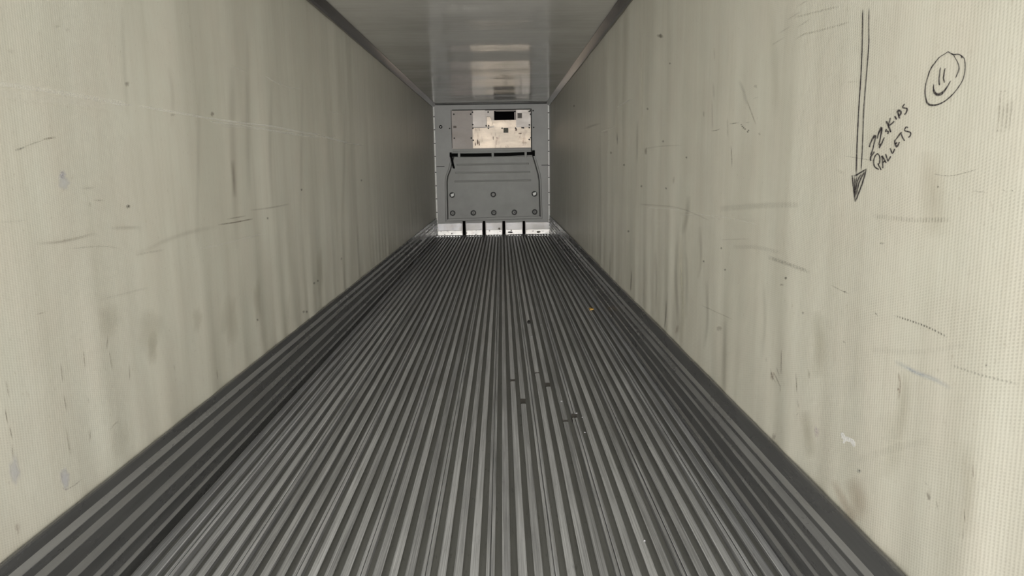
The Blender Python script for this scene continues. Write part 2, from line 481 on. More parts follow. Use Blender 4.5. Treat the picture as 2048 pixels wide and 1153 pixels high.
for k in range(-23, 18):
    xc = X_AT + PITCHX * k
    if abs(xc) > W2 - 0.018: continue
    bm = bmesh.new()
    spans, y = [], Y0
    for yc, ln in sorted(notches.get(k, [])):
        spans.append((y, yc - ln / 2)); y = yc + ln / 2
    spans.append((y, YEND))
    joint = (k - 3) % 4 == 0
    for (a, c_) in spans:
        ns = max(1, round((c_ - a) / 0.7))
        st = [a + (c_ - a) * i / ns for i in range(ns + 1)]
        if joint:
            extrude(bm, rail_profile(0.0145, -0.0090, -0.0006), st)
            extrude(bm, rail_profile(0.0155, 0.0085, 0.0), st)
        else:
            extrude(bm, rail_profile(0.0325 + random.uniform(-0.0015, 0.0015)), st)
    o = obj('joint_rail' if joint else 'floor_rail', bm, M['rail'], floor)
    o.location = (xc, 0, 0)
    o.rotation_euler = (0, random.uniform(-0.035, 0.035), 0)
    for yc, ln in notches.get(k, []):   # the crushed stretch of rail left in the gap
        bm = bmesh.new()
        for q, (ya, yb, za, zb) in enumerate(((yc - ln / 2 - 0.004, yc, -0.010, -0.014), (yc, yc + ln / 2 + 0.001, -0.014, 0.0003))):
            va = [bm.verts.new((x, ya, z)) for x, z in ((-0.0155, za), (0.0155, za - 0.002), (0.014, -0.034), (-0.014, -0.034))]
            vb = [bm.verts.new((x, yb, z)) for x, z in ((-0.0165, zb), (0.0165, zb), (0.014, -0.034), (-0.014, -0.034))]
            bm.faces.new(va); bm.faces.new(list(reversed(vb)))
            for t in range(4): bm.faces.new((va[t], va[(t + 1) % 4], vb[(t + 1) % 4], vb[t]))
        obj('dent', bm, M['dent'], o)['label'] = 'dark crushed gap in the rail'

# scuff plates at the foot of the side walls, each with four rolled ridges
for side in (-1, 1):
    top = 0.386 if side < 0 else 0.406
    bm = bmesh.new()
    pr = [(side * (W2 + 0.004), -0.03), (side * (W2 - 0.010), -0.03), (side * (W2 - 0.010), top - 0.004), (side * (W2 - 0.006), top), (side * (W2 + 0.004), top)]
    extrude(bm, pr, [Y0 + (L - Y0) * i / 48 for i in range(49)])
    nm = 'baseboard_left' if side < 0 else 'baseboard_right'
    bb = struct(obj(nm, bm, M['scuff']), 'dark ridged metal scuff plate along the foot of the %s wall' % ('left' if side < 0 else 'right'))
    if side < 0: rid = [(0.3366, 0.3067), (0.2727, 0.2435), (0.185, 0.153), (0.0996, 0.080), (0.030, 0.012)]
    else: rid = [(0.323, 0.297), (0.2726, 0.2377), (0.202, 0.186), (0.124, 0.110), (0.050, 0.030)]
    for za, zb in rid:                               # an upper slope coloured as if lit, over a short undercut nose
        bm = bmesh.new()
        b0, d = W2 - 0.010, 0.011
        z1, z0 = za + 0.008, zb + 0.0166
        zm = (z1 + z0) / 2
        pr = [(side * (b0 + 0.002), z1 + 0.002), (side * b0, z1), (side * (b0 - d * 0.35), zm + 0.003), (side * (b0 - d), z0), (side * (b0 - d), z0 - 0.003), (side * (b0 - d * 0.5), z0 - 0.007), (side * b0, z0 - 0.009), (side * (b0 + 0.002), z0 - 0.009)]
        extrude(bm, pr, [Y0 + (L - Y0) * i / 48 for i in range(49)])
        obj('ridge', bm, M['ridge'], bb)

# ------------------------------------------------------------------ the front bulkhead
def slab_with_holes(bm, x0, z0, x1, z1, holes, yf, yb):
    xs = sorted({x0, x1} | {h[0] for h in holes} | {h[2] for h in holes})
    zs = sorted({z0, z1} | {h[1] for h in holes} | {h[3] for h in holes})
    def solid(i, j):
        if i < 0 or j < 0 or i >= len(xs) - 1 or j >= len(zs) - 1: return False
        cx, cz = (xs[i] + xs[i + 1]) / 2, (zs[j] + zs[j + 1]) / 2
        return not any(h[0] < cx < h[2] and h[1] < cz < h[3] for h in holes)
    def q(*p): bm.faces.new([bm.verts.new(c) for c in p])
    for i in range(len(xs) - 1):
        for j in range(len(zs) - 1):
            if not solid(i, j): continue
            a, c_, d, e = xs[i], xs[i + 1], zs[j], zs[j + 1]
            q((a, yf, d), (c_, yf, d), (c_, yf, e), (a, yf, e))
            q((a, yb, d), (a, yb, e), (c_, yb, e), (c_, yb, d))
            if not solid(i - 1, j): q((a, yf, d), (a, yf, e), (a, yb, e), (a, yb, d))
            if not solid(i + 1, j): q((c_, yf, d), (c_, yb, d), (c_, yb, e), (c_, yf, e))
            if not solid(i, j - 1): q((a, yf, d), (a, yb, d), (c_, yb, d), (c_, yf, d))
            if not solid(i, j + 1): q((a, yf, e), (c_, yf, e), (c_, yb, e), (a, yb, e))
    bmesh.ops.remove_doubles(bm, verts=bm.verts, dist=1e-5)

vent = FR(988.5, 221.5, 1031.5, 240.5)
Z_KICK = (F(876, 447.5)[1] + F(1098, 444.5)[1]) / 2
slot_x = [(925.0, 931.2), (965.4, 970.8), (1005.0, 1010.4), (1045.0, 1050.3)]
slots = []
for a, c_ in slot_x:
    r = FR(a, 442.5, c_, 470)
    slots.append((r[0], -0.02, r[2], r[3]))
strap_z = (F(985, 311.5)[1], F(985, 306.5)[1])
bm = bmesh.new()
slab_with_holes(bm, -W2 - 0.02, -0.02, W2 + 0.02, H + 0.02, [vent] + slots, L, L + 0.06)
wall_f = struct(obj('wall_front', bm, M['grey']), 'pale grey front bulkhead at the far end of the trailer')
bm = bmesh.new()                                   # the dark duct behind the openings
for (x0, z0, x1, z1) in [vent] + slots:
    pr = [(x0 - 0.03, z0 - 0.03), (x1 + 0.03, z0 - 0.03), (x1 + 0.03, z1 + 0.03), (x0 - 0.03, z1 + 0.03)]
    a = [bm.verts.new((x, L + 0.06, z)) for x, z in pr]; b_ = [bm.verts.new((x, L + 0.45, z)) for x, z in pr]
    bm.faces.new(b_)
    for i in range(4):
        j = (i + 1) % 4
        bm.faces.new((a[i], b_[i], b_[j], a[j]))
obj('duct', bm, M['void'], wall_f)
# seams across the bulkhead at mid height, and the sheets they part
for (xa, xb, ya) in ((873.0, 889.0, 333.6), (1083.0, 1097.5, 330.6)):
    bm = bmesh.new()
    x0, z = F(xa, ya); x1, _ = F(xb, ya)
    box(bm, x0, L - 0.006, z - 0.006, x1, L + 0.004, z + 0.006)
    obj('seam', bm, M['screw'], wall_f)
# corner caulk with its rivets
for k, (side, rows) in enumerate(((-1, (234, 260, 287, 313, 345, 372, 398, 425)), (1, (226, 258, 281, 303, 331, 355, 385, 410)))):
    bm = bmesh.new()
    x0, x1 = sorted((side * (W2 - 0.001), side * (W2 - 0.030)))
    box(bm, x0, L - 0.030, 0.0, x1, L - 0.0004, H - 0.03, 0.006)
    t = struct(obj('trim_%d' % (k + 3), bm, M['corner']), 'thin pale corner strip at the %s edge of the bulkhead' % ('left' if side < 0 else 'right'))
    for r in rows:
        z = F(870 if side < 0 else 1098, r)[1]
        bm = bmesh.new(); box(bm, x0 - 0.001, L - 0.032, z - 0.008, x1 + 0.001, L - 0.01, z + 0.008)
        obj('joint', bm, M['screw'], t)
bm = bmesh.new(); box(bm, -W2, L - 0.025, H - 0.022, W2, L + 0.01, H - 0.001)
struct(obj('trim_5', bm, M['seal']), 'black sealant line between bulkhead and ceiling')
# small fittings screwed to the bulkhead
x, z = F(881.5, 254)
def ring(bm, x, z, r_in, r_out, y0, y1, n=20):
    V = []
    for i in range(n):
        t = 2 * math.pi * i / n
        c_, s_ = math.cos(t), math.sin(t)
        V.append([bm.verts.new((x + r * c_, y, z + r * s_)) for r, y in ((r_in, y0), (r_in, y1), (r_out, y1), (r_out, y0))])
    for i in range(n):
        a, b_ = V[i], V[(i + 1) % n]
        for k in range(4):
            l = (k + 1) % 4
            bm.faces.new((a[k], a[l], b_[l], b_[k]))
bm = bmesh.new()
ring(bm, x, z, 0.018, 0.036, L - 0.0004, L - 0.018)
o = tag(obj('cable_grommet', bm, M['black']), 'small black grommet ring on the grey bulkhead left of the metal panel', 'grommet')
bm = bmesh.new(); cyl_y(bm, x, z, 0.018, L - 0.0004, L - 0.006, 14)
obj('core', bm, M['grey'], o)
for (px, py, lab) in ((899.3, 257, 'dark bolt head on grey bulkhead at left edge of metal panel'), (1066.2, 221.5, 'dark bolt head beside top right corner of metal panel'), (1067.2, 255, 'dark bolt head beside right edge of metal panel, lower of two')):
    x, z = F(px, py)
    bm = bmesh.new(); cyl_y(bm, x, z, 0.016, L - 0.0004, L - 0.008, 10, 0.012)
    tag(obj('bolt_head', bm, M['screw']), lab, 'bolt')

# evaporator cover: an aluminium box front made of overlapping sheets
X0, Z0, X1, Z1 = FR(904.0, 220.5, 1063.0, 306)
ev = empty('evaporator_cover', ((X0 + X1) / 2, L, Z0))
tag(ev, 'bare metal cover of riveted sheets high on the grey bulkhead', 'metal cover')
def sheet(name, px, mat, depth, tilt=(0.0, 0.0), parent=None, label=None, thick=0.004):
    """one flat sheet, leaning back or sideways by a few thousandths"""
    x0, z0, x1, z1 = FR(*px)
    bm = bmesh.new()
    vs = box(bm, x0, L - depth, z0, x1, L - depth + thick, z1)
    cx, cz = (x0 + x1) / 2, (z0 + z1) / 2
    for v in vs:
        v.co.y += (v.co.z - cz) * -tilt[0] + (v.co.x - cx) * tilt[1]
    o = obj(name, bm, mat)
    if parent is not None: put(o, parent)
    if label: o['label'] = label
    return o
back = slab = bmesh.new()
slab_with_holes(slab, X0, FR(904, 220, 1063, 297.5)[1], X1, Z1, [vent], L - 0.045, L - 0.0004)
put(obj('casing', slab, M['sheet_dull']), ev)
s1 = sheet('cover_sheet', (904.2, 221.3, 945.5, 297.3), M['sheet_dull'], 0.053, (0.004, 0.0), ev, 'dull grey sheet')
s2 = sheet('cover_sheet', (945.8, 221.0, 970.8, 255.0), M['sheet_mid'], 0.058, (0.018, 0.002), ev, 'small pale sheet')
s3 = sheet('cover_sheet', (971.0, 222.0, 987.8, 255.2), M['sheet_mid'], 0.052, (0.008, -0.012), ev, 'narrow dented strip')
# the sheet around the vent is an L: below the opening and to its right
s4 = sheet('cover_sheet', (1032.0, 219.5, 1061.5, 255.0), M['sheet_mid'], 0.054, (0.020, 0.0), ev)
s5 = sheet('cover_sheet', (983.5, 240.8, 1032.0, 255.3), M['sheet_warm'], 0.0535, (0.022, -0.004), ev)
s6 = sheet('cover_sheet', (945.8, 255.6, 1061.5, 296.0), M['sheet_warm'], 0.057, (0.020, 0.0), ev, 'large sheet stained brown')
# a dented flap by the vent that catches the light
a = [F(973.5, 234), F(980.5, 234), F(985.2, 246), F(983.5, 253.5), F(973.5, 253.5)]
bm = bmesh.new(); prism_xz(bm, a, L - 0.062, L - 0.055, 0.003)
for v in bm.verts: v.co.y -= (v.co.z - a[0][1]) * 0.03
put(obj('bent_flap', bm, M['sheet_warm']), ev)
# bracing visible inside the opening
bm = bmesh.new()
x0, z0, x1, z1 = FR(1028.8, 224.5, 1031.2, 239.5)
box(bm, x0, L + 0.02, z0, x1, L + 0.09, z1)
x0, z0, x1, z1 = FR(991, 220.6, 1029, 222.8)
box(bm, x0, L + 0.01, z0, x1, L + 0.05, z1)
obj('inner_bracket', bm, M['sheet_dull'], wall_f)
# ledge under the sheets
for (px, d) in (((905.5, 297.6, 1061.5, 302.2), 0.030), ((905.5, 302.2, 1061.5, 305.8), 0.052)):
    x0, z0, x1, z1 = FR(*px)
    bm = bmesh.new(); box(bm, x0, L - d, z0, x1, L - 0.0004, z1, 0.004)
    put(obj('ledge', bm, M['grey_panel']), ev)
x0, z0, x1, z1 = FR(904.0, 218.9, 1063.0, 220.9)
bm = bmesh.new(); box(bm, x0, L - 0.062, z0, x1, L - 0.0462, z1, 0.003)
put(obj('top_edge', bm, M['dark_gap']), ev)
x0, z0, x1, z1 = FR(903.2, 221, 904.3, 297)
bm = bmesh.new(); box(bm, x0, L - 0.050, z0, x1, L - 0.0004, z1)
put(obj('side_gap', bm, M['dark_gap']), ev)
# raised side edge on the right
x0, z0, x1, z1 = FR(1061.4, 219.5, 1063.4, 304)
bm = bmesh.new(); box(bm, x0, L - 0.070, z0, x1, L - 0.0004, z1, 0.004)
put(obj('side_edge', bm, M['screw']), ev)
def label_plate(px, mat, depth, lab):
    x0, z0, x1, z1 = FR(*px)
    bm = bmesh.new(); box(bm, x0, L - depth - 0.002, z0, x1, L - depth + 0.003, z1)
    o = put(obj('label_plate', bm, mat), ev); o['label'] = lab
label_plate((1035.0, 226.6, 1043.8, 237.0), M['label_brown'], 0.060, 'dark brown label')
label_plate((1007.0, 256.0, 1016.6, 266.0), M['label_green'], 0.063, 'dark green label')
label_plate((907.0, 252.0, 913.2, 256.5), M['label_brown'], 0.055, 'small worn label')
for px, py in ((908, 229), (941.7, 228.8), (945.2, 225), (976.3, 224.6), (1058.2, 223.3), (1061, 229), (1060.8, 222), (945.8, 249.7), (946, 257), (972.6, 252), (977.3, 252), (977, 257.2), (1004.2, 257), (1031, 256.8),
               (1044, 256), (1047, 256.2), (1058.5, 250.2), (1058.3, 255.8), (909, 276.8), (942.8, 276.5), (946.8, 281), (1061.8, 275.7), (1058.2, 279.5)):
    x, z = F(px, py)
    bm = bmesh.new(); cyl_y(bm, x, z, 0.020, L - 0.045, L - 0.068, 8, 0.016)
    put(obj('screw', bm, M['screw']), ev)

# return-air bulkhead: a grey moulded panel with ribs and bolt wells
P = [F(908.5, 314.5), F(901.5, 341), F(897.0, 352), F(895.2, 364), F(896.8, 438.0), F(1079.2, 432.5), F(1077.4, 362), F(1075.0, 348), F(1068.5, 325), F(1064.5, 312.0)]
bp = empty('return_air_panel', (0, L, F(988, 437)[1]))
tag(bp, 'grey moulded panel with three ribs and eight bolt wells on bulkhead', 'panel')
bm = bmesh.new()
O, I = offset_poly(P, 0.060), offset_poly(P, 0.022)
V = []
for (ox, oz), (ix, iz) in zip(O, I):
    V.append([bm.verts.new(c_) for c_ in ((ox, L - 0.0004, oz), (ox, L - 0.012, oz), (ox + (ix - ox) * .25, L - 0.022, oz + (iz - oz) * .25), (ix, L - 0.022, iz), (ix, L - 0.0004, iz))])
for i in range(len(V)):
    if i == len(V) - 1: continue                    # the flange stays open at the top, under the strap
    a, b_ = V[i], V[i + 1]
    for k in range(5):
        l = (k + 1) % 5
        bm.faces.new((a[k], a[l], b_[l], b_[k]))
bm.faces.new(V[0]); bm.faces.new(list(reversed(V[-1])))
put(obj('flange', bm, M['grey_panel']), bp)
for seq in (range(0, 4), range(5, 9)):
    bm = bmesh.new()
    I2, O2 = offset_poly(P, -0.004), offset_poly(P, 0.026)
    V = [[bm.verts.new((I2[i][0], L - 0.012, I2[i][1])), bm.verts.new((O2[i][0], L - 0.012, O2[i][1])), bm.verts.new((O2[i][0], L - 0.001, O2[i][1])), bm.verts.new((I2[i][0], L - 0.001, I2[i][1]))] for i in list(seq) + [seq[-1] + 1]]
    for a, b_ in zip(V, V[1:]):
        for k in range(4): bm.faces.new((a[k], a[(k + 1) % 4], b_[(k + 1) % 4], b_[k]))
    bm.faces.new(V[0]); bm.faces.new(list(reversed(V[-1])))
    put(obj('dark_gap', bm, M['dark_gap']), bp)  # dark strip laid in the groove to stand for its shade
wells = [(904.6, 390.3), (986.6, 389.2), (1068.6, 387.8), (905.6, 426.4), (947.0, 425.9), (987.6, 425.4), (1028.6, 424.8), (1069.2, 424.0)]
bm = bmesh.new(); prism_xz(bm, P, L - 0.055, L - 0.0004, 0.010)
pan = obj('panel_face', bm, M['grey_panel'])
bm = bmesh.new()
for px, py in wells:
    x, z = F(px, py); cyl_y(bm, x, z, 0.058, L - 0.012, L - 0.080, 28, 0.064)
cut = obj('cutter', bm, None)
md = pan.modifiers.new('wells', 'BOOLEAN'); md.operation = 'DIFFERENCE'; md.object = cut; md.solver = 'EXACT'
dg = bpy.context.evaluated_depsgraph_get()
me = bpy.data.meshes.new_from_object(pan.evaluated_get(dg))
pan.modifiers.clear(); pan.data = me
me.name = 'panel_face'
bpy.data.objects.remove(cut)
put(pan, bp)
for i, (px, py) in enumerate(wells):
    x, z = F(px, py)
    bm = bmesh.new(); ring(bm, x, z, 0.036, 0.0575, L - 0.010, L - 0.022, 24)
    put(obj('well_shade', bm, M['screw']), bp)  # black ring standing in for the shade inside the well
    if i in (0, 2):
        bm = bmesh.new()
        q = [F(px - 3.2, py - 1.6), F(px - 2.2, py + 3.4), F(px + 1.2, py + 3.0), F(px + 3.8, py + 0.6), F(px + 3.4, py - 4.0)]
        prism_xz(bm, q, L - 0.050, L - 0.008, 0.006)
        o = put(obj('plug', bm, M['white_plug']), bp); o['label'] = 'white plug in its dark well'
    else:
        bm = bmesh.new(); cyl_y(bm, x, z, 0.034, L - 0.008, L - 0.044, 18, 0.028)
        o = put(obj('boss', bm, M['grey_panel']), bp)
        if i != 1:
            bm = bmesh.new(); cyl_y(bm, x + 0.003, z - 0.002, 0.012, L - 0.040, L - 0.047, 10)
            h = obj('bolt', bm, M['screw'], o); h.matrix_parent_inverse = Matrix.Translation(-bp.location)
            h.matrix_parent_inverse = o.matrix_parent_inverse.inverted() @ Matrix.Translation((0, 0, 0)) @ o.matrix_parent_inverse
            h.parent = o; h.matrix_parent_inverse = Matrix()
for (xa, ya, xb, yb) in ((913.5, 329.6, 1057.5, 327.6), (911.0, 346.0, 1060.0, 343.8), (909.8, 363.0, 1062.0, 360.8)):
    x0, za = F(xa, ya); x1, zb = F(xb, yb); z = (za + zb) / 2
    bm = bmesh.new()
    extr = [(x0, z - 0.018), (x1, z - 0.018), (x1, z + 0.018), (x0, z + 0.018)]
    prism_xz(bm, extr, L - 0.075, L - 0.052, 0.007)
    put(obj('rib', bm, M['grey_rib']), bp)
for (a, c_) in ((916.3, 921.0), (983.2, 988.0), (1048.8, 1053.3)):
    x0, z0, x1, z1 = FR(a, 304.5, c_, 313.5)
    bm = bmesh.new(); box(bm, x0, L - 0.105, z0 - 0.026, x1, L - 0.085, z1, 0.004); box(bm, x0, L - 0.09, z0 - 0.026, x1, L - 0.02, z0 - 0.014)
    put(obj('strap_loop', bm, M['grey_panel']), bp)
# black rubber strap run through the loops, one end hanging down
st = empty('rubber_strap', (F(903, 309)[0], L, F(985, 309)[1]))
tag(st, 'black rubber strap stretched across panel top, left end hanging down', 'strap')
bm = bmesh.new()
pts = [F(903, 310.6), F(925, 310.6), F(952, 310.4), F(985, 309.8), F(1020, 309.0), F(1050, 307.6), F(1066, 307.2)]
V = []
for i, (x, z) in enumerate(pts):
    h = 0.034
    V.append([bm.verts.new(c_) for c_ in ((x, L - 0.062, z - h), (x, L - 0.078, z - h + .006), (x, L - 0.078, z + h - .006), (x, L - 0.062, z + h))])
for a, b_ in zip(V, V[1:]):
    for k in range(4):
        bm.faces.new((a[k], a[(k + 1) % 4], b_[(k + 1) % 4], b_[k]))
bm.faces.new(V[0]); bm.faces.new(list(reversed(V[-1])))
put(obj('band', bm, M['black']), st)
for px in ((899.8, 305.2, 903.8, 314.5), (1064.2, 301.0, 1069.4, 312.3)):
    x0, z0, x1, z1 = FR(*px)
    bm = bmesh.new(); box(bm, x0, L - 0.100, z0, x1, L - 0.057, z1, 0.006)
    put(obj('end_block', bm, M['black']), st)
bm = bmesh.new()
V = []
for (px, py, w) in ((902.8, 312, 2.6), (904.2, 320, 2.3), (906.4, 330, 2.3), (908.2, 336.4, 2.2), (908.9, 337.6, 1.2)):
    (xa, z), (xb, _) = F(px - w, py), F(px + w, py)
    V.append([bm.verts.new(c_) for c_ in ((xa, L - 0.082, z), (xb, L - 0.082, z), (xb, L - 0.064, z), (xa, L - 0.064, z))])
for a, b_ in zip(V, V[1:]):
    for k in range(4):
        bm.faces.new((a[k], a[(k + 1) % 4], b_[(k + 1) % 4], b_[k]))
bm.faces.new(V[0]); bm.faces.new(list(reversed(V[-1])))
put(obj('loose_end', bm, M['black']), st)

# dried brown runs on the large sheet
def stain(px, seed):
    x0, z0, x1, z1 = FR(*px)
    rnd = random.Random(seed)
    q = []
    for k in range(11):
        t = 2 * math.pi * k / 11; r = rnd.uniform(0.55, 1.1)
        q.append(((x0 + x1) / 2 + (x1 - x0) / 2 * r * math.cos(t), (z0 + z1) / 2 + (z1 - z0) / 2 * r * math.sin(t)))
    bm = bmesh.new(); prism_xz(bm, q, L - 0.0660, L - 0.0560)
    put(obj('rust_stain', bm, M['rust_stain']), ev)
for i, px in enumerate(((953.5, 277.0, 957.2, 290.0), (957.0, 281.0, 960.2, 293.0), (949.8, 284.0, 952.0, 292.5), (1036.5, 266.2, 1044.0, 268.8), (1030.0, 256.8, 1034.5, 263.5), (985.5, 273.0, 987.5, 280.5), (993.0, 274.5, 995.0, 279.0))):
    stain(px, 30 + i)
# kick plates along the foot of the bulkhead
kx = [(876.4, 924.6), (932.8, 964.2), (972.4, 1003.8), (1011.8, 1044.2), (1051.6, 1098.6)]
klab = ['leftmost bright metal kick plate at the foot of the bulkhead, wide', 'second bright kick plate from the left, narrow, between two black slots', 'middle bright kick plate, with a torn brown scrap mark near its corner',
        'fourth bright kick plate from the left, with a black dent at its foot', 'rightmost bright metal kick plate at the foot of the bulkhead, wide']
for i, ((a, c_), lab) in enumerate(zip(kx, klab)):
    x0, x1 = F(a, 460)[0], F(c_, 460)[0]
    kp = empty('kick_plate', ((x0 + x1) / 2, L, 0.0))
    tag(kp, lab, 'kick plate', 'metal kick plates between the floor slots')
    zf = Z_KICK * 0.40
    def plate(nm, pr, mat):
        bm = bmesh.new()
        nx = 9
        rows = []
        for q in range(nx + 1):
            x = x0 + (x1 - x0) * q / nx
            dent = 0.004 * noise.noise((x * 9, 3.0 * i, 1.0))
            rows.append([bm.verts.new((x, L - d + dent, z)) for d, z in pr])
        for r0, r1 in zip(rows, rows[1:]):
            for k in range(len(pr)):
                l = (k + 1) % len(pr)
                bm.faces.new((r0[k], r0[l], r1[l], r1[k]))
        bm.faces.new(rows[0]); bm.faces.new(list(reversed(rows[-1])))
        return put(obj(nm, bm, mat), kp)
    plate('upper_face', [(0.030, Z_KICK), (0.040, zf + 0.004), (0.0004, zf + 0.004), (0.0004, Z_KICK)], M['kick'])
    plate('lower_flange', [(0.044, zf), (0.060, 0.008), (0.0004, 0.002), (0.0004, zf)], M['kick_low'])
    for xx, edge in ((x0, i > 0), (x1, i < 4)):
        if not edge: continue
        bm = bmesh.new()
        s = -1 if xx == x0 else 1
        xe = xx + s * 0.012
        box(bm, min(xx, xe), L - 0.030, 0.003, max(xx, xe), L - 0.0004, Z_KICK + 0.032)
        put(obj('side_flange', bm, M['sheet_dull']), kp)
# marks on the kick plates: a torn scrap, a dark dent
def chip(name, px, mat, parent, depth, lab=None, n=9, seed=1):
    x0, z0, x1, z1 = FR(*px)
    rnd = random.Random(seed)
    q = []
    for k in range(n):
        t = 2 * math.pi * k / n; r = rnd.uniform(0.75, 1.1)
        q.append(((x0 + x1) / 2 + (x1 - x0) / 2 * r * math.cos(t), (z0 + z1) / 2 + (z1 - z0) / 2 * r * math.sin(t)))
    bm = bmesh.new(); prism_xz(bm, q, L - depth - 0.004, L - depth + 0.012)
    return put(obj(name, bm, mat), parent)
kps = [o for o in SC.objects if o.name.startswith('kick_plate')]
chip('scrap', (996.0, 455.0, 1001.2, 460.0), M['label_brown'], kps[2], 0.040, seed=3)
chip('scrap', (999.0, 461.3, 1001.0, 464.0), M['label_brown'], kps[2], 0.052, seed=4)
chip('dent', (1015.5, 462.8, 1025.5, 466.3), M['screw'], kps[3], 0.054, seed=5)
chip('dent', (1072.0, 461.5, 1081.5, 465.8), M['label_brown'], kps[4], 0.054, seed=8)
chip('dent', (902.8, 465.2, 905.2, 469.0), M['screw'], kps[0], 0.054, seed=9)

# ------------------------------------------------------------------ litter on the floor
def litter(name, px, py, size, mat, lab, cat, seed, group=None, zt=0.0, thick=0.004):
    p = on_z(px, py, 0.0)
    rnd = random.Random(seed)
    bm = bmesh.new()
    n = 9
    top, bot = [], []
    for k in range(n):
        t = 2 * math.pi * k / n; r = rnd.uniform(0.55, 1.1)
        x, y = size[0] / 2 * r * math.cos(t), size[1] / 2 * r * math.sin(t)
        zz = rnd.uniform(0, thick)
        top.append(bm.verts.new((x, y, thick + zz))); bot.append(bm.verts.new((x * 0.9, y * 0.9, 0.0)))
    ct = bm.verts.new((0, 0, thick + 0.004))
    for k in range(n):
        j = (k + 1) % n
        bm.faces.new((top[k], top[j], ct)); bm.faces.new((top[k], bot[k], bot[j], top[j]))
    bm.faces.new(list(reversed(bot)))
    o = obj(name, bm, mat); o.location = (p.x, p.y, zt)
    return tag(o, lab, cat, group)
lf = litter('leaf_scrap', 1182, 619, (0.055, 0.09), M['leaf'], 'small dry orange leaf scrap lying on the floor rails', 'leaf', 2, thick=0.006)
bm = bmesh.new(); extrude(bm, [(-0.003, 0.004), (0.003, 0.004), (0.003, 0.009), (-0.003, 0.009)], [-0.09, -0.03], fn=lambda c_: Vector((c_.x - 0.02, c_.y, c_.z)))
obj('stalk', bm, M['leaf'], lf)
litter('bark_chip', 1058, 646, (0.035, 0.12), M['bark'], 'dark splinter lying on the floor beyond the dented rails', 'splinter', 3, thick=0.012)
for k, (px, py, s, lab) in enumerate(((1062, 673.5, 0.035, 'pale crumb on the rails just before the dark splinter'), (1050, 675.5, 0.022, 'tiny pale crumb left of the larger crumb before the splinter'), (1082, 650, 0.012, 'tiny pale crumb right of the dark splinter'),
                                      (1122.8, 803.5, 0.020, 'pale chip on a rail between the dented rail ends'), (1152.8, 827.5, 0.022, 'pale chip in the notch of the rightmost dented rail'), (1164.5, 835.5, 0.014, 'tiny pale chip right of the rightmost dented rail'), (1169.5, 866, 0.014, 'tiny pale chip nearest the camera, past the dented rails'),
                                      (1289, 1083, 0.012, 'tiny pale speck on the rails near the bottom of the floor'))):
    litter('crumb', px, py, (s * 0.8, s), M['crumb'], lab, 'crumb', 20 + k, 'pale crumbs scattered on the floor', thick=0.0015)

# ------------------------------------------------------------------ marks and writing on the side walls
def spline(pts, step=5.0):
    if len(pts) < 3:
        out = []
        for a, b_ in zip(pts, pts[1:]):
            n = max(2, int((Vector(b_[:2]) - Vector(a[:2])).length / step))
            out += [tuple(Vector(a).lerp(Vector(b_), i / n)) for i in range(n)]
        return out + [tuple(pts[-1])]
    P_ = [Vector(p) for p in pts]
    P_ = [P_[0] * 2 - P_[1]] + P_ + [P_[-1] * 2 - P_[-2]]
    out = []
    for i in range(1, len(P_) - 2):
        a, b_, c_, d = P_[i - 1:i + 3]
        n = max(2, int((c_ - b_).length / step))
        for k in range(n):
            t = k / n
            out.append(tuple(0.5 * ((2 * b_) + (c_ - a) * t + (2 * a - 5 * b_ + 4 * c_ - d) * t * t + (3 * b_ - a - 3 * c_ + d) * t ** 3)))
    return out + [tuple(P_[-2])]

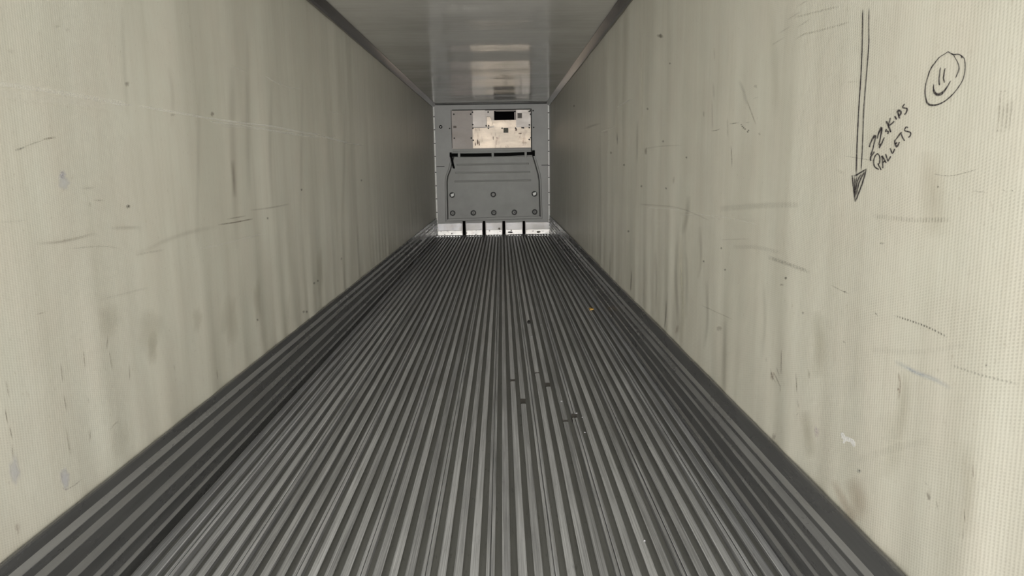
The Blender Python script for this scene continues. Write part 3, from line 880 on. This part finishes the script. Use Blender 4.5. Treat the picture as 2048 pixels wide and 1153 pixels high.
class Marks:
    """strokes lying on a side wall's liner, gathered into one mesh with a colour and a cover value per vertex"""
    def __init__(self, side, lift=0.0009):
        self.side, self.lift, self.v, self.f, self.c, self.fat = side, lift, [], [], [], 1.0
    def at(self, px, py):
        p = on_x(px, py, self.side * W2)
        x = self.side * (W2 - liner(self.side, p.y, p.z) - self.lift)
        p = on_x(px, py, x)
        return (self.side * (W2 - liner(self.side, p.y, p.z) - self.lift), p.y, p.z)
    def stroke(self, pts, col, alpha=1.0, soft=True, ends=True, step=5.0, jit=0.0):
        """pts: (x, y, width)"""
        s = spline(pts, step)
        n = len(s)
        base = len(self.v)
        rnd = random.Random(len(self.v))
        for i, (x, y, w) in enumerate(s):
            a, b_ = s[max(0, i - 1)], s[min(n - 1, i + 1)]
            d = Vector((b_[0] - a[0], b_[1] - a[1]))
            d = d.normalized() if d.length > 1e-6 else Vector((0, 1))
            nx, ny = -d.y, d.x
            w = max(0.5, w) * self.fat * (1 + rnd.uniform(-jit, jit))
            e = min(1.0, (i + 0.35) / 2.5, (n - 0.65 - i) / 2.5) if ends else 1.0
            for t, k in ((-1, 0.0 if soft else 1.0), (-0.45, 1.0), (0.45, 1.0), (1, 0.0 if soft else 1.0)):
                self.v.append(self.at(x + nx * w * 0.5 * t, y + ny * w * 0.5 * t))
                self.c.append((*col, max(0.0, alpha * k * max(0.12, e))))
        for i in range(n - 1):
            for k in range(3):
                q = base + 4 * i + k
                self.f.append((q, q + 1, q + 5, q + 4))
    def band(self, pts, col, alpha, step=6.0):
        """a soft-edged streak that fades out along its whole length"""
        s = spline(pts, step)
        n = len(s)
        base = len(self.v)
        T = (-1, -0.7, -0.35, 0, 0.35, 0.7, 1)
        for i, (x, y, w) in enumerate(s):
            a, b_ = s[max(0, i - 1)], s[min(n - 1, i + 1)]
            d = Vector((b_[0] - a[0], b_[1] - a[1]))
            d = d.normalized() if d.length > 1e-6 else Vector((0, 1))
            e = max(0.0, math.sin(math.pi * i / (n - 1))) ** 0.7
            for t in T:
                self.v.append(self.at(x - d.y * w * 0.75 * t, y + d.x * w * 0.75 * t))
                self.c.append((*col, alpha * e * math.cos(t * math.pi / 2) ** 2))
        for i in range(n - 1):
            for k in range(6):
                q = base + 7 * i + k
                self.f.append((q, q + 1, q + 8, q + 7))
    def blob(self, x, y, rx, ry, col, alpha=1.0, n=14, seed=0, rings=3):
        if rx >= 9 and self in SOFT: return SOFT[self].blob(x, y, rx, ry, col, alpha, n, seed, 5)
        rnd = random.Random(seed + int(x))
        rr = [rnd.uniform(0.7, 1.15) for _ in range(n)]
        base = len(self.v)
        self.v.append(self.at(x, y)); self.c.append((*col, alpha))
        for k in range(1, rings + 1):
            for i in range(n):
                t = 2 * math.pi * i / n
                r = rr[i] * k / rings
                self.v.append(self.at(x + rx * r * math.cos(t), y + ry * r * math.sin(t)))
                self.c.append((*col, alpha * (1 - (k / rings) ** 2)))
        for i in range(n):
            j = (i + 1) % n
            self.f.append((base, base + 1 + i, base + 1 + j))
            for k in range(rings - 1):
                a = base + 1 + k * n
                self.f.append((a + i, a + n + i, a + n + j, a + j))
    def build(self, name, mat, parent, label=None, kind=None):
        me = bpy.data.meshes.new(name)
        me.from_pydata(self.v, [], self.f)
        at = me.color_attributes.new('mark', 'FLOAT_COLOR', 'POINT')
        at.data.foreach_set('color', [q for c_ in self.c for q in c_])
        o = obj_me(name, me, mat, parent)
        return tag(o, label, kind=kind)

DARK, BROWN, RUST = (0.05, 0.042, 0.035), (0.16, 0.12, 0.085), (0.22, 0.13, 0.10)
PALE, WHITE, BLUE, GREYM = (0.88, 0.87, 0.83), (0.9, 0.9, 0.9), (0.58, 0.62, 0.66), (0.30, 0.28, 0.24)
SOFT, SCRAPE = {}, {}
def S(mk, w, col, al, *pts, **kw):
    al *= 0.85
    if w >= 6 and col is not PALE and mk in SOFT:
        return SOFT[mk].band([(x, y, w) for x, y in pts], col, al)
    if col is PALE and mk in SCRAPE: mk = SCRAPE[mk]
    mk.stroke([(x, y, w) for x, y in pts], col, al, **kw)

# left wall
ml = Marks(-1)
SOFT[ml] = Marks(-1, 0.0006); SCRAPE[ml] = Marks(-1, 0.0010)
S(ml, 13, PALE, .45, (-20, 166), (40, 173), (130, 187), (255, 208))
S(ml, 22, PALE, .16, (-20, 185), (120, 200), (255, 216))
S(ml, 5, PALE, .6, (212, 204), (240, 209), (264, 210))
S(ml, 7, PALE, .55, (278, 212), (345, 224), (400, 233))
S(ml, 5, PALE, .75, (385, 231), (440, 240), (485, 246), (545, 253), (600, 264), (640, 270))
S(ml, 4, PALE, .6, (418, 243), (480, 250), (520, 257), (560, 264), (640, 275))
S(ml, 9, PALE, .25, (440, 249), (540, 260), (640, 276))
S(ml, 5, PALE, .7, (640, 272), (672, 280), (700, 287))
S(ml, 3, PALE, .6, (698, 287), (728, 291))
S(ml, 3, PALE, .6, (643, 272), (664, 276), (669, 270))
S(ml, 4, PALE, .35, (462, 132), (478, 138), (495, 145))
S(ml, 4, PALE, .5, (530, 152), (550, 164), (572, 174))
S(ml, 3, PALE, .35, (555, 165), (580, 175), (602, 178))
S(ml, 3, PALE, .35, (655, 222), (690, 231))
S(ml, 4, PALE, .35, (398, 497), (425, 491)); S(ml, 3, PALE, .4, (500, 475), (523, 467)); S(ml, 6, PALE, .15, (400, 500), (470, 482), (530, 466))
S(ml, 5, DARK, .75, (30, 301), (40, 298), (52, 293)); S(ml, 2.5, BROWN, .45, (48, 294), (70, 286), (90, 279)); S(ml, 5, BROWN, .75, (84, 280), (96, 277), (113, 275))
ml.blob(254, 168, 6, 7, BROWN, .45); ml.blob(425, 228, 5, 6, BROWN, .7); ml.blob(256, 413, 5.5, 5.5, DARK, .85); ml.blob(345, 230, 6, 3, GREYM, .4)
ml.blob(115, 53, 8, 4, GREYM, .3); ml.blob(135, 60, 6, 4, GREYM, .3); ml.blob(22, 103, 8, 5, GREYM, .25)
S(ml, 4, BROWN, .5, (186, 401), (210, 401)); ml.blob(180, 408, 3, 4, BROWN, .5)
S(ml, 5, BROWN, .25, (160, 378), (190, 375))
ml.blob(128, 366, 15, 22, (0.66, 0.67, 0.70), .55); ml.blob(125, 350, 9, 12, (0.60, 0.60, 0.66), .5)
S(ml, 3, (0.3, 0.28, 0.33), .55, (120, 346), (125, 344), (126, 350), (122, 354), (129, 358))
S(ml, 3.5, BROWN, .75, (436, 450), (470, 445), (506, 438)); S(ml, 3, BROWN, .45, (452, 439), (475, 435), (492, 432))
S(ml, 9, BROWN, .14, (440, 452), (380, 465), (330, 482), (300, 497), (268, 510)); S(ml, 4, BROWN, .3, (500, 421), (540, 416), (580, 408))
S(ml, 6, BROWN, .26, (70, 488), (120, 484), (165, 474), (195, 466)); S(ml, 7, BROWN, .2, (220, 457), (250, 456), (285, 455)); S(ml, 3, BROWN, .28, (140, 498), (200, 493), (240, 497))
S(ml, 4, GREYM, .2, (-10, 445), (20, 444), (55, 440)); S(ml, 5, BROWN, .2, (270, 511), (300, 505), (330, 500))  # the first stroke paints the shadow of a dent in the liner
S(ml, 4, RUST, .4, (72, 630), (82, 627), (94, 623)); S(ml, 5, BROWN, .15, (200, 600), (260, 585), (300, 575))
S(ml, 14, BROWN, .20, (464, 130), (464, 230), (467, 320), (470, 400), (473, 500)); S(ml, 7, BROWN, .30, (464, 320), (467, 350), (469, 395))
S(ml, 10, GREYM, .15, (494, 60), (496, 250), (498, 400)); S(ml, 8, GREYM, .14, (545, 140), (540, 300), (545, 420)); S(ml, 9, GREYM, .14, (243, 0), (250, 160), (258, 240))
S(ml, 9, RUST, .12, (336, 130), (345, 190), (343, 260))
S(ml, 6, GREYM, .12, (605, 140), (603, 300), (600, 460)); S(ml, 6, GREYM, .14, (690, 200), (688, 330), (685, 450)); S(ml, 8, GREYM, .12, (400, 160), (397, 300), (394, 500))
for x, y, w, h, a in ((300, 660, 30, 60, .15), (220, 640, 26, 46, .14), (395, 640, 12, 28, .14), (460, 640, 20, 60, .16), (515, 600, 9, 60, .2), (240, 880, 22, 50, .10), (305, 700, 12, 40, .22), (640, 540, 9, 60, .18), (575, 640, 8, 70, .16)):
    ml.blob(x, y, w, h, (0.36, 0.33, 0.25), a)
for x, y in ((682.7, 518), (628.7, 566.7), (607, 624), (613.5, 624), (723, 361), (535, 437), (603, 380), (636, 562), (515, 640)):
    ml.blob(x, y, 2.6, 3.2, DARK, .75)
# broken vertical scratches low on the wall
for a in (((12, 760), (18, 798)), ((10, 818), (16, 850)), ((18, 850), (25, 880)), ((24, 888), (26, 920)), ((122, 728), (126, 765)), ((128, 790), (134, 825)), ((133, 858), (136, 880), (141, 912)), ((167, 703), (170, 735)), ((175, 795), (177, 808)), ((181, 860), (179, 888)),
          ((219, 702), (225, 742)), ((221, 860), (230, 848), (239, 843)), ((258, 728), (260, 762)), ((216, 670), (214, 700)), ((434, 740), (436, 760)), ((348, 730), (350, 742))):
    S(ml, 3.2, BROWN, .6, *a)
ml.blob(30, 945, 14, 34, (0.62, 0.62, 0.65), .6); ml.blob(130, 958, 12, 26, (0.62, 0.62, 0.66), .7)
S(ml, 3.5, (0.3, 0.25, 0.25), .5, (122, 972), (130, 980), (148, 972), (166, 957)); S(ml, 2.5, (0.35, 0.32, 0.33), .4, (118, 968), (124, 955), (122, 945))
ml.blob(35, 1056, 6, 10, RUST, .35)
SCRAPE[ml].build('white_scrape', M['scrape'], wall_l, 'long white scrape sloping down along the liner', 'stuff')
SOFT[ml].build('grime', M['stain'], wall_l, 'soft grime and painted crease shading on the liner', 'stuff')
ml.build('liner_marks', M['scuffs'], wall_l, 'brown scuffs and scratches rubbed into the liner, and a painted dent shadow', 'stuff')

# right wall
mr = Marks(1)
SOFT[mr] = Marks(1, 0.0006); SCRAPE[mr] = Marks(1, 0.0010)
S(mr, 2.5, PALE, .85, (1234, 215), (1248, 206), (1264, 197)); S(mr, 3, PALE, .35, (1200, 264), (1227, 256))
S(mr, 2.8, DARK, .85, (1234, 266), (1235, 289)); S(mr, 2.2, BROWN, .6, (1206, 266), (1216, 263)); S(mr, 5, GREYM, .3, (1168, 258), (1190, 250), (1202, 247))
mr.blob(1320, 72, 9, 5, GREYM, .5); mr.blob(1321.5, 72, 3, 6, DARK, .35); mr.blob(1291.7, 303, 3.2, 8, BROWN, .55); mr.blob(1222, 306, 3, 3, BROWN, .5)
for x, y in ((1148, 212), (1295, 218), (1248, 330), (1283, 373), (1332, 377), (1443, 497), (1407, 523), (1257, 463), (1340, 127), (1373, 315), (1326, 283), (1450, 540)):
    mr.blob(x, y, 2.6, 3.0, DARK, .75)
S(mr, 5, BROWN, .6, (1348, 353), (1347, 368))
S(mr, 2.6, BROWN, .8, (1422, 262), (1432, 261), (1440, 258)); S(mr, 2.8, DARK, .75, (1459, 248), (1468, 247), (1478, 245)); S(mr, 2.4, BROWN, .6, (1490, 246), (1499, 244))
for x, y in ((1482.5, 249.5), (1484.5, 253), (1487, 256), (1490, 258), (1495, 264), (1497, 261)): mr.blob(x, y, 2.2, 2.0, DARK, .9)
S(mr, 2.0, BROWN, .7, (1462, 291), (1463.5, 312), (1464, 334)); S(mr, 3, GREYM, .35, (1455, 235), (1456, 275))
S(mr, 6, (0.4, 0.4, 0.4), .25, (1478, 160), (1486, 180), (1494, 212)); S(mr, 3.2, BROWN, .45, (1493, 200), (1503, 226), (1512, 250)); mr.blob(1519, 268, 3, 4, BROWN, .4); mr.blob(1511, 173, 5, 5, GREYM, .35); S(mr, 3, GREYM, .35, (1505, 198), (1517, 194))
S(mr, 5, RUST, .25, (1426, 165), (1427, 182), (1428, 200)); S(mr, 4, RUST, .22, (1428, 95), (1429, 122)); S(mr, 4, RUST, .2, (1424, 200), (1425, 260)); mr.blob(1407, 228, 3, 7, BROWN, .3)
S(mr, 3, GREYM, .25, (1290, 297), (1330, 292), (1365, 291))
for x, y in ((1608, 5), (1560, 80), (1605, 70), (1572, 58), (1610, 45), (1590, 30)): S(mr, 3.5, BROWN, .25, (x - 16, y + 10), (x, y), (x + 10, y - 6))
# grime, and crease light and shade painted as bands, running down the liner
for pts, w, c_, a in (([(1360, 470), (1362, 560), (1366, 620), (1362, 690)], 8, (0.75, 0.73, 0.62), .4), ([(1354, 480), (1352, 560), (1356, 640), (1354, 680)], 7, GREYM, .25), ([(1370, 500), (1374, 540), (1372, 640)], 6, GREYM, .2), ([(1377, 390), (1374, 430), (1366, 470)], 9, GREYM, .25),
                      ([(1400, 450), (1402, 520), (1396, 560)], 6, GREYM, .18), ([(1413, 560), (1415, 640), (1408, 700)], 7, GREYM, .2), ([(1332, 600), (1331, 630), (1328, 660)], 2.6, DARK, .4), ([(1263, 540), (1262, 565), (1261, 585)], 2, DARK, .5), ([(1220, 500), (1219, 560), (1214, 600)], 3, GREYM, .25),
                      ([(1311, 500), (1313, 560), (1311, 630)], 4, GREYM, .2), ([(1355, 650), (1352, 670)], 6, RUST, .3), ([(1282, 60), (1284, 240), (1282, 330)], 4, (0.75, 0.73, 0.62), .3), ([(1275, 240), (1274, 330)], 4, GREYM, .2), ([(1450, 640), (1449, 720), (1447, 800)], 9, GREYM, .2), ([(1527, 560), (1530, 640), (1524, 720)], 8, GREYM, .12),
                      ([(1634, 620), (1640, 700), (1634, 760)], 24, (0.42, 0.39, 0.30), .25), ([(1610, 820), (1618, 880), (1622, 920)], 22, (0.42, 0.39, 0.30), .25), ([(1700, 955), (1715, 1000), (1712, 1045)], 34, (0.45, 0.36, 0.27), .3), ([(1780, 820), (1790, 900), (1770, 960)], 40, (0.45, 0.42, 0.33), .15), ([(1665, 960), (1690, 1010), (1712, 1050)], 16, (0.46, 0.34, 0.26), .28),
                      ([(1810, 740), (1808, 800), (1800, 880)], 26, (0.42, 0.39, 0.30), .2), ([(1930, 880), (1938, 980), (1930, 1080)], 34, (0.45, 0.42, 0.33), .15), ([(1860, 300), (1868, 400), (1872, 480)], 50, (0.47, 0.42, 0.33), .22), ([(1540, 0), (1548, 120), (1552, 240)], 18, (0.42, 0.39, 0.30), .12)):
    SOFT[mr].band([(x, y, w) for x, y in pts], c_, a)
# pale scrape lines sloping down along the wall
S(mr, 3, PALE, .3, (1290, 415), (1345, 419), (1400, 428), (1440, 440)); S(mr, 3, PALE, .25, (1360, 430), (1430, 432), (1520, 450))
S(mr, 3, BROWN, .25, (1280, 409), (1340, 413), (1372, 421), (1420, 442)); S(mr, 2.4, BROWN, .3, (1400, 610), (1440, 628), (1466, 640)); S(mr, 3, BROWN, .2, (1440, 480), (1500, 478))
# brown rubbed patch low on the wall
for a in (((1541, 738), (1546, 764)), ((1547, 745), (1560, 774)), ((1562, 700), (1562, 750)), ((1560, 770), (1560, 787)), ((1543, 752), (1552, 766)), ((1552, 735), (1558, 752)), ((1592, 747), (1594, 787)), ((1595, 800), (1597, 817)), ((1617, 738), (1619, 758)), ((1596, 826), (1594, 832)), ((1532, 715), (1533, 725))):
    S(mr, 2.8, BROWN, .6, *a)
mr.blob(1545, 752, 6, 10, RUST, .35)
S(mr, 10, BLUE, .5, (1788, 722), (1812, 735), (1838, 748), (1870, 760), (1902, 778)); S(mr, 5, (0.5, 0.55, 0.66), .4, (1812, 734), (1830, 745), (1850, 752))
S(mr, 5, RUST, .45, (1797, 745), (1800, 770), (1797, 800)); mr.blob(1797, 779, 3, 4, RUST, .5)
S(mr, 3, DARK, .5, (1549, 882), (1551, 866)); mr.blob(1547, 874, 4, 8, BROWN, .4)
mr.blob(1718, 943, 6, 6, (0.45, 0.46, 0.45), .6); mr.blob(1719, 942, 2.4, 2.0, DARK, .7)
mr.blob(1633, 864, 6, 13, (0.55, 0.48, 0.53), .55)
S(mr, 3, DARK, .6, (1848, 964), (1856, 972)); S(mr, 6, BROWN, .5, (1852, 984), (1858, 996), (1857, 1002)); S(mr, 3, BROWN, .5, (1860, 972), (1859, 1000)); S(mr, 2.6, BROWN, .5, (1873, 1003), (1876, 1024)); S(mr, 3, BROWN, .55, (1928, 1018), (1930, 1046)); S(mr, 2.4, BROWN, .4, (1926, 1058), (1926, 1082)); S(mr, 3, RUST, .35, (1946, 930), (1947, 960))
mr.blob(1972, 731, 3.2, 3.2, DARK, .7); mr.blob(1571.7, 556.7, 3.2, 3.6, DARK, .95); mr.blob(1563, 570, 5, 3, GREYM, .5); mr.blob(1689, 584, 3.5, 2, DARK, .7); S(mr, 2.6, GREYM, .4, (1660, 570), (1690, 585), (1700, 588))
S(mr, 3.4, DARK, .9, (1685.5, 683), (1691, 686.5)); S(mr, 2.2, DARK, .8, (1748, 624), (1753, 629), (1757, 634)); mr.blob(1764, 487, 6, 2.5, GREYM, .6); mr.blob(1606, 626, 3, 3.5, GREYM, .6); mr.blob(1876, 374, 2.6, 2.6, DARK, .5)
mr.blob(1438, 657, 6, 6, BROWN, .45)
S(mr, 2.4, GREYM, .5, (1866, 348), (1898, 352), (1930, 346), (1954, 338))
S(mr, 2.0, DARK, .4, (1945, 383), (1975, 385)); S(mr, 3, DARK, .7, (2006, 381), (2012, 382)); mr.blob(2025, 382, 3, 1.6, DARK, .5); S(mr, 2, GREYM, .35, (1688, 312), (1750, 322)); S(mr, 2, BROWN, .3, (1776, 219), (1795, 219))
mr.build('liner_marks', M['scuffs'], wall_r, 'brown scuffs and pale scrapes on the liner', 'stuff')
SCRAPE[mr].build('white_scrape', M['scrape'], wall_r, 'short pale scrapes on the liner', 'stuff')
SOFT[mr].build('grime', M['stain'], wall_r, 'soft grime and painted crease shading on the liner', 'stuff')
md_ = Marks(1)
S(md_, 5, DARK, .75, (1790, 632), (1826, 644), (1860, 657), (1895, 675)); S(md_, 9, DARK, .45, (1536, 515), (1575, 528), (1620, 545)); S(md_, 14, DARK, .22, (1440, 418), (1520, 412), (1600, 410)); S(md_, 12, BROWN, .25, (1745, 432), (1820, 440), (1900, 440))
S(md_, 10, DARK, .2, (1465, 495), (1510, 495), (1560, 505)); S(md_, 14, DARK, .10, (1740, 700), (1830, 705), (1930, 690)); S(md_, 18, DARK, .08, (1690, 930), (1780, 900), (1860, 880)); S(md_, 6, DARK, .3, (1900, 730), (1960, 750), (2040, 770))
for x, ys in ((2001, (183, 262)), (2009, (205, 260)), (2016, (200, 262)), (2022, (196, 262)), (2028, (194, 232))): S(md_, 6, BROWN, .28, (x, ys[0]), (x - 4, ys[1]))
S(md_, 4, BROWN, .5, (1998, 183), (2015, 182)); S(md_, 6, BROWN, .5, (1988, 262), (2012, 262)); S(md_, 8, BROWN, .35, (1672, 340), (1690, 348)); S(md_, 4, DARK, .35, (1688, 165), (1716, 163)); S(md_, 5, BROWN, .35, (1590, 35), (1640, 22), (1680, 12)); S(md_, 5, BROWN, .35, (1604, 70), (1650, 58), (1700, 44))
md_.build('weave_dirt', M['dotted'], wall_r, 'dirt caught on the beads of the weave', 'stuff')
# two torn flakes of pale paper stuck on the liner
mw = Marks(1, 0.0012)
for pts in ([(1684, 866, 5), (1686, 874, 8), (1690, 880, 7), (1686, 887, 3)], [(1690, 876, 7), (1697, 880, 9), (1702, 882, 8)], [(1701, 880, 7), (1706, 886, 9), (1708, 894, 4)]):
    mw.stroke(pts, WHITE, 1.0, soft=False, ends=False)
mw.build('torn_flake', M['scrape'], wall_r, 'small torn white flake')

# black marker drawings
INK = (0.018, 0.012, 0.02)
ar = Marks(1, 0.0013); ar.fat = 1.25
ar.stroke([(1725.3, 18, 2.6), (1724.6, 73, 2.6), (1722, 146, 2.6), (1717.3, 218.6, 2.8), (1714, 291, 2.9), (1712.2, 350, 2.9)], INK, 0.95, jit=.15)
ar.stroke([(1738, 15, 1.6), (1737.4, 60, 2.2), (1737.2, 91, 2.6), (1733, 146, 2.4), (1727.5, 218.6, 2.4), (1724.6, 291, 2.5), (1722, 342, 2.6)], INK, 0.92, jit=.15)
hd = [[(1704, 351, 3), (1707, 375, 3.2), (1710, 404, 3)], [(1733, 337.5, 3), (1724, 368, 3.2), (1710.5, 404, 3)], [(1706, 352, 3), (1712, 351, 3.4), (1718, 347, 3.4), (1725, 343, 3.2), (1733.5, 337.5, 2.6)], [(1709, 353, 2.6), (1710, 375, 3), (1710, 395, 2.6)],
      [(1728, 344, 2.8), (1718, 366, 3), (1712, 392, 2.6)], [(1723, 347, 2.6), (1715, 362, 2.8), (1711, 384, 2.4)], [(1714, 352, 2.2), (1711, 368, 2.4)], [(1704, 350, 2.2), (1704.5, 355, 2.6)], [(1729, 343, 3), (1727, 351, 3)]]
for s_ in hd: ar.stroke(s_, INK, 0.95, step=3, jit=.2)
ar.build('marker_arrow', M['ink'], wall_r, 'long double-line arrow drawn in black marker, pointing down')

tx = Marks(1, 0.0013); tx.fat = 1.2
def glyph(mk, pts, ox, oy, k, w, **kw):
    mk.stroke([(ox + p[0] / k, oy + p[1] / k, (p[2] if len(p) > 2 else w)) for p in pts], INK, 0.97, step=2.0, ends=False, jit=.12, **kw)
T = (1700, 180, 6.786)
WRITING = [
    [(263, 778), (272, 735, 3.0), (296, 680, 3.6), (325, 635, 4.6), (344, 620, 4.0), (340, 665, 3), (320, 755, 2.6), (297, 840), (281, 885)], [(286, 962), (277, 945, 3.6), (283, 905, 3.6), (305, 880, 3), (330, 838, 2.6)],          # 2
    [(368, 662), (378, 615), (400, 560, 4.2), (424, 513, 4.6), (431, 530, 4), (420, 600, 3.4), (405, 680), (390, 745)], [(400, 792, 3), (400, 765, 4.4), (425, 735, 4), (445, 690), (464, 645, 2.4)],                                   # 2
    [(496, 532), (482, 565), (503, 560), (520, 565), (512, 600)],                                                                                                                       # s
    [(492, 425, 4), (515, 475, 4.2), (538, 535, 4), (552, 575, 3.4)], [(545, 380), (537, 420), (524, 470)], [(522, 485, 3.4), (560, 462), (600, 425)],                                       # K
    [(606, 355, 3.6), (618, 380, 4), (632, 402, 2.8)],                                                                                                                                  # i
    [(640, 288, 4), (655, 330, 4.4), (672, 388, 3)], [(642, 288, 4), (668, 278, 4.4), (688, 295, 4.4), (686, 328, 4.4), (664, 352, 3)],                                                    # D
    [(742, 190), (722, 215), (714, 240, 3.2), (742, 246, 3.4), (774, 254, 3.6), (772, 285, 3.2), (756, 318), (738, 335)],                                                                # S
    [(372, 1000, 2.2), (394, 1003, 2.4), (405, 950, 2.8), (400, 900, 2.8), (372, 868, 2.8), (345, 890, 2.8), (325, 935, 2.8), (318, 985, 3), (330, 1035, 3), (355, 1062, 3.2), (390, 1080, 2.6)], [(378, 1005), (400, 1045), (422, 1087)],   # P
    [(432, 893, 3), (440, 970), (444, 1066)], [(432, 893, 3.4), (462, 940, 3.2), (490, 993, 3)], [(448, 985), (478, 962, 3.2)],                                                         # A
    [(481, 870), (500, 925), (512, 965, 3.4), (532, 938, 3), (550, 900)],                                                                                                              # L
    [(543, 792), (558, 830), (573, 862, 3.4), (592, 838, 3), (606, 800)],                                                                                                              # L
    [(606, 688, 3.4), (612, 735, 4), (630, 773, 4), (652, 748, 3.2), (670, 708)], [(612, 735), (640, 715)],                                                                              # E
    [(606, 690, 2.6), (640, 650), (672, 605, 3.4), (700, 573, 3)], [(690, 592, 3), (712, 645), (740, 692, 2.8)],                                                                        # T
    [(786, 515), (764, 503), (738, 548, 3), (772, 562, 3.2), (815, 575, 3.2), (827, 598, 3.2), (812, 630, 3), (790, 645)],                                                              # S
]
for g_ in WRITING: glyph(tx, g_, *T, 2.9)
tx.build('marker_writing', M['ink'], wall_r, 'handwritten words 22 SKIDS PALLETS in black marker')

sm = Marks(1, 0.0013); sm.fat = 1.15
T2 = (1840, 90, 8.87)
FACE = [(500, 118, 1.6), (430, 165, 1.6), (350, 215, 2), (270, 310, 2.6), (190, 425, 2.6), (140, 560, 2.6), (105, 690, 2.6), (90, 830, 2.8), (105, 960, 3.6), (135, 1035, 4.6), (195, 1068, 4.2), (300, 1062, 3.4), (420, 1010, 2.8), (530, 925, 2.6), (620, 830, 2.2), (700, 720, 2), (765, 600, 2), (793, 470, 2.6), (798, 340, 2.6), (782, 240, 2), (735, 195, 3), (680, 165, 2.2), (600, 170, 2.8), (545, 150, 3), (500, 118, 2)]
glyph(sm, FACE, *T2, 2.4)
glyph(sm, [(560, 150, 2.6), (600, 190, 2), (640, 260, 2), (672, 320, 2.4), (690, 400, 3.4), (682, 455, 3.4), (660, 515, 2.6), (632, 580, 1.6)], *T2, 2.4)
glyph(sm, [(735, 190, 3.6), (745, 235, 3.6)], *T2, 3)
glyph(sm, [(365, 400, 1.6), (353, 450, 2.8), (345, 530, 3), (335, 610, 3.6), (340, 690, 4), (345, 715, 2.4)], *T2, 3)
glyph(sm, [(447, 412, 1.8), (432, 470, 3), (422, 545, 3), (415, 590, 3.4), (430, 650, 3), (428, 672, 2)], *T2, 3)
glyph(sm, [(243, 700, 1.6), (240, 770, 3), (262, 850, 6), (320, 882, 6.4), (380, 862, 6), (430, 815, 4), (490, 730, 3), (543, 635, 1.6)], *T2, 4)
sm.build('marker_smiley', M['ink'], wall_r, 'round smiling face drawn in black marker')
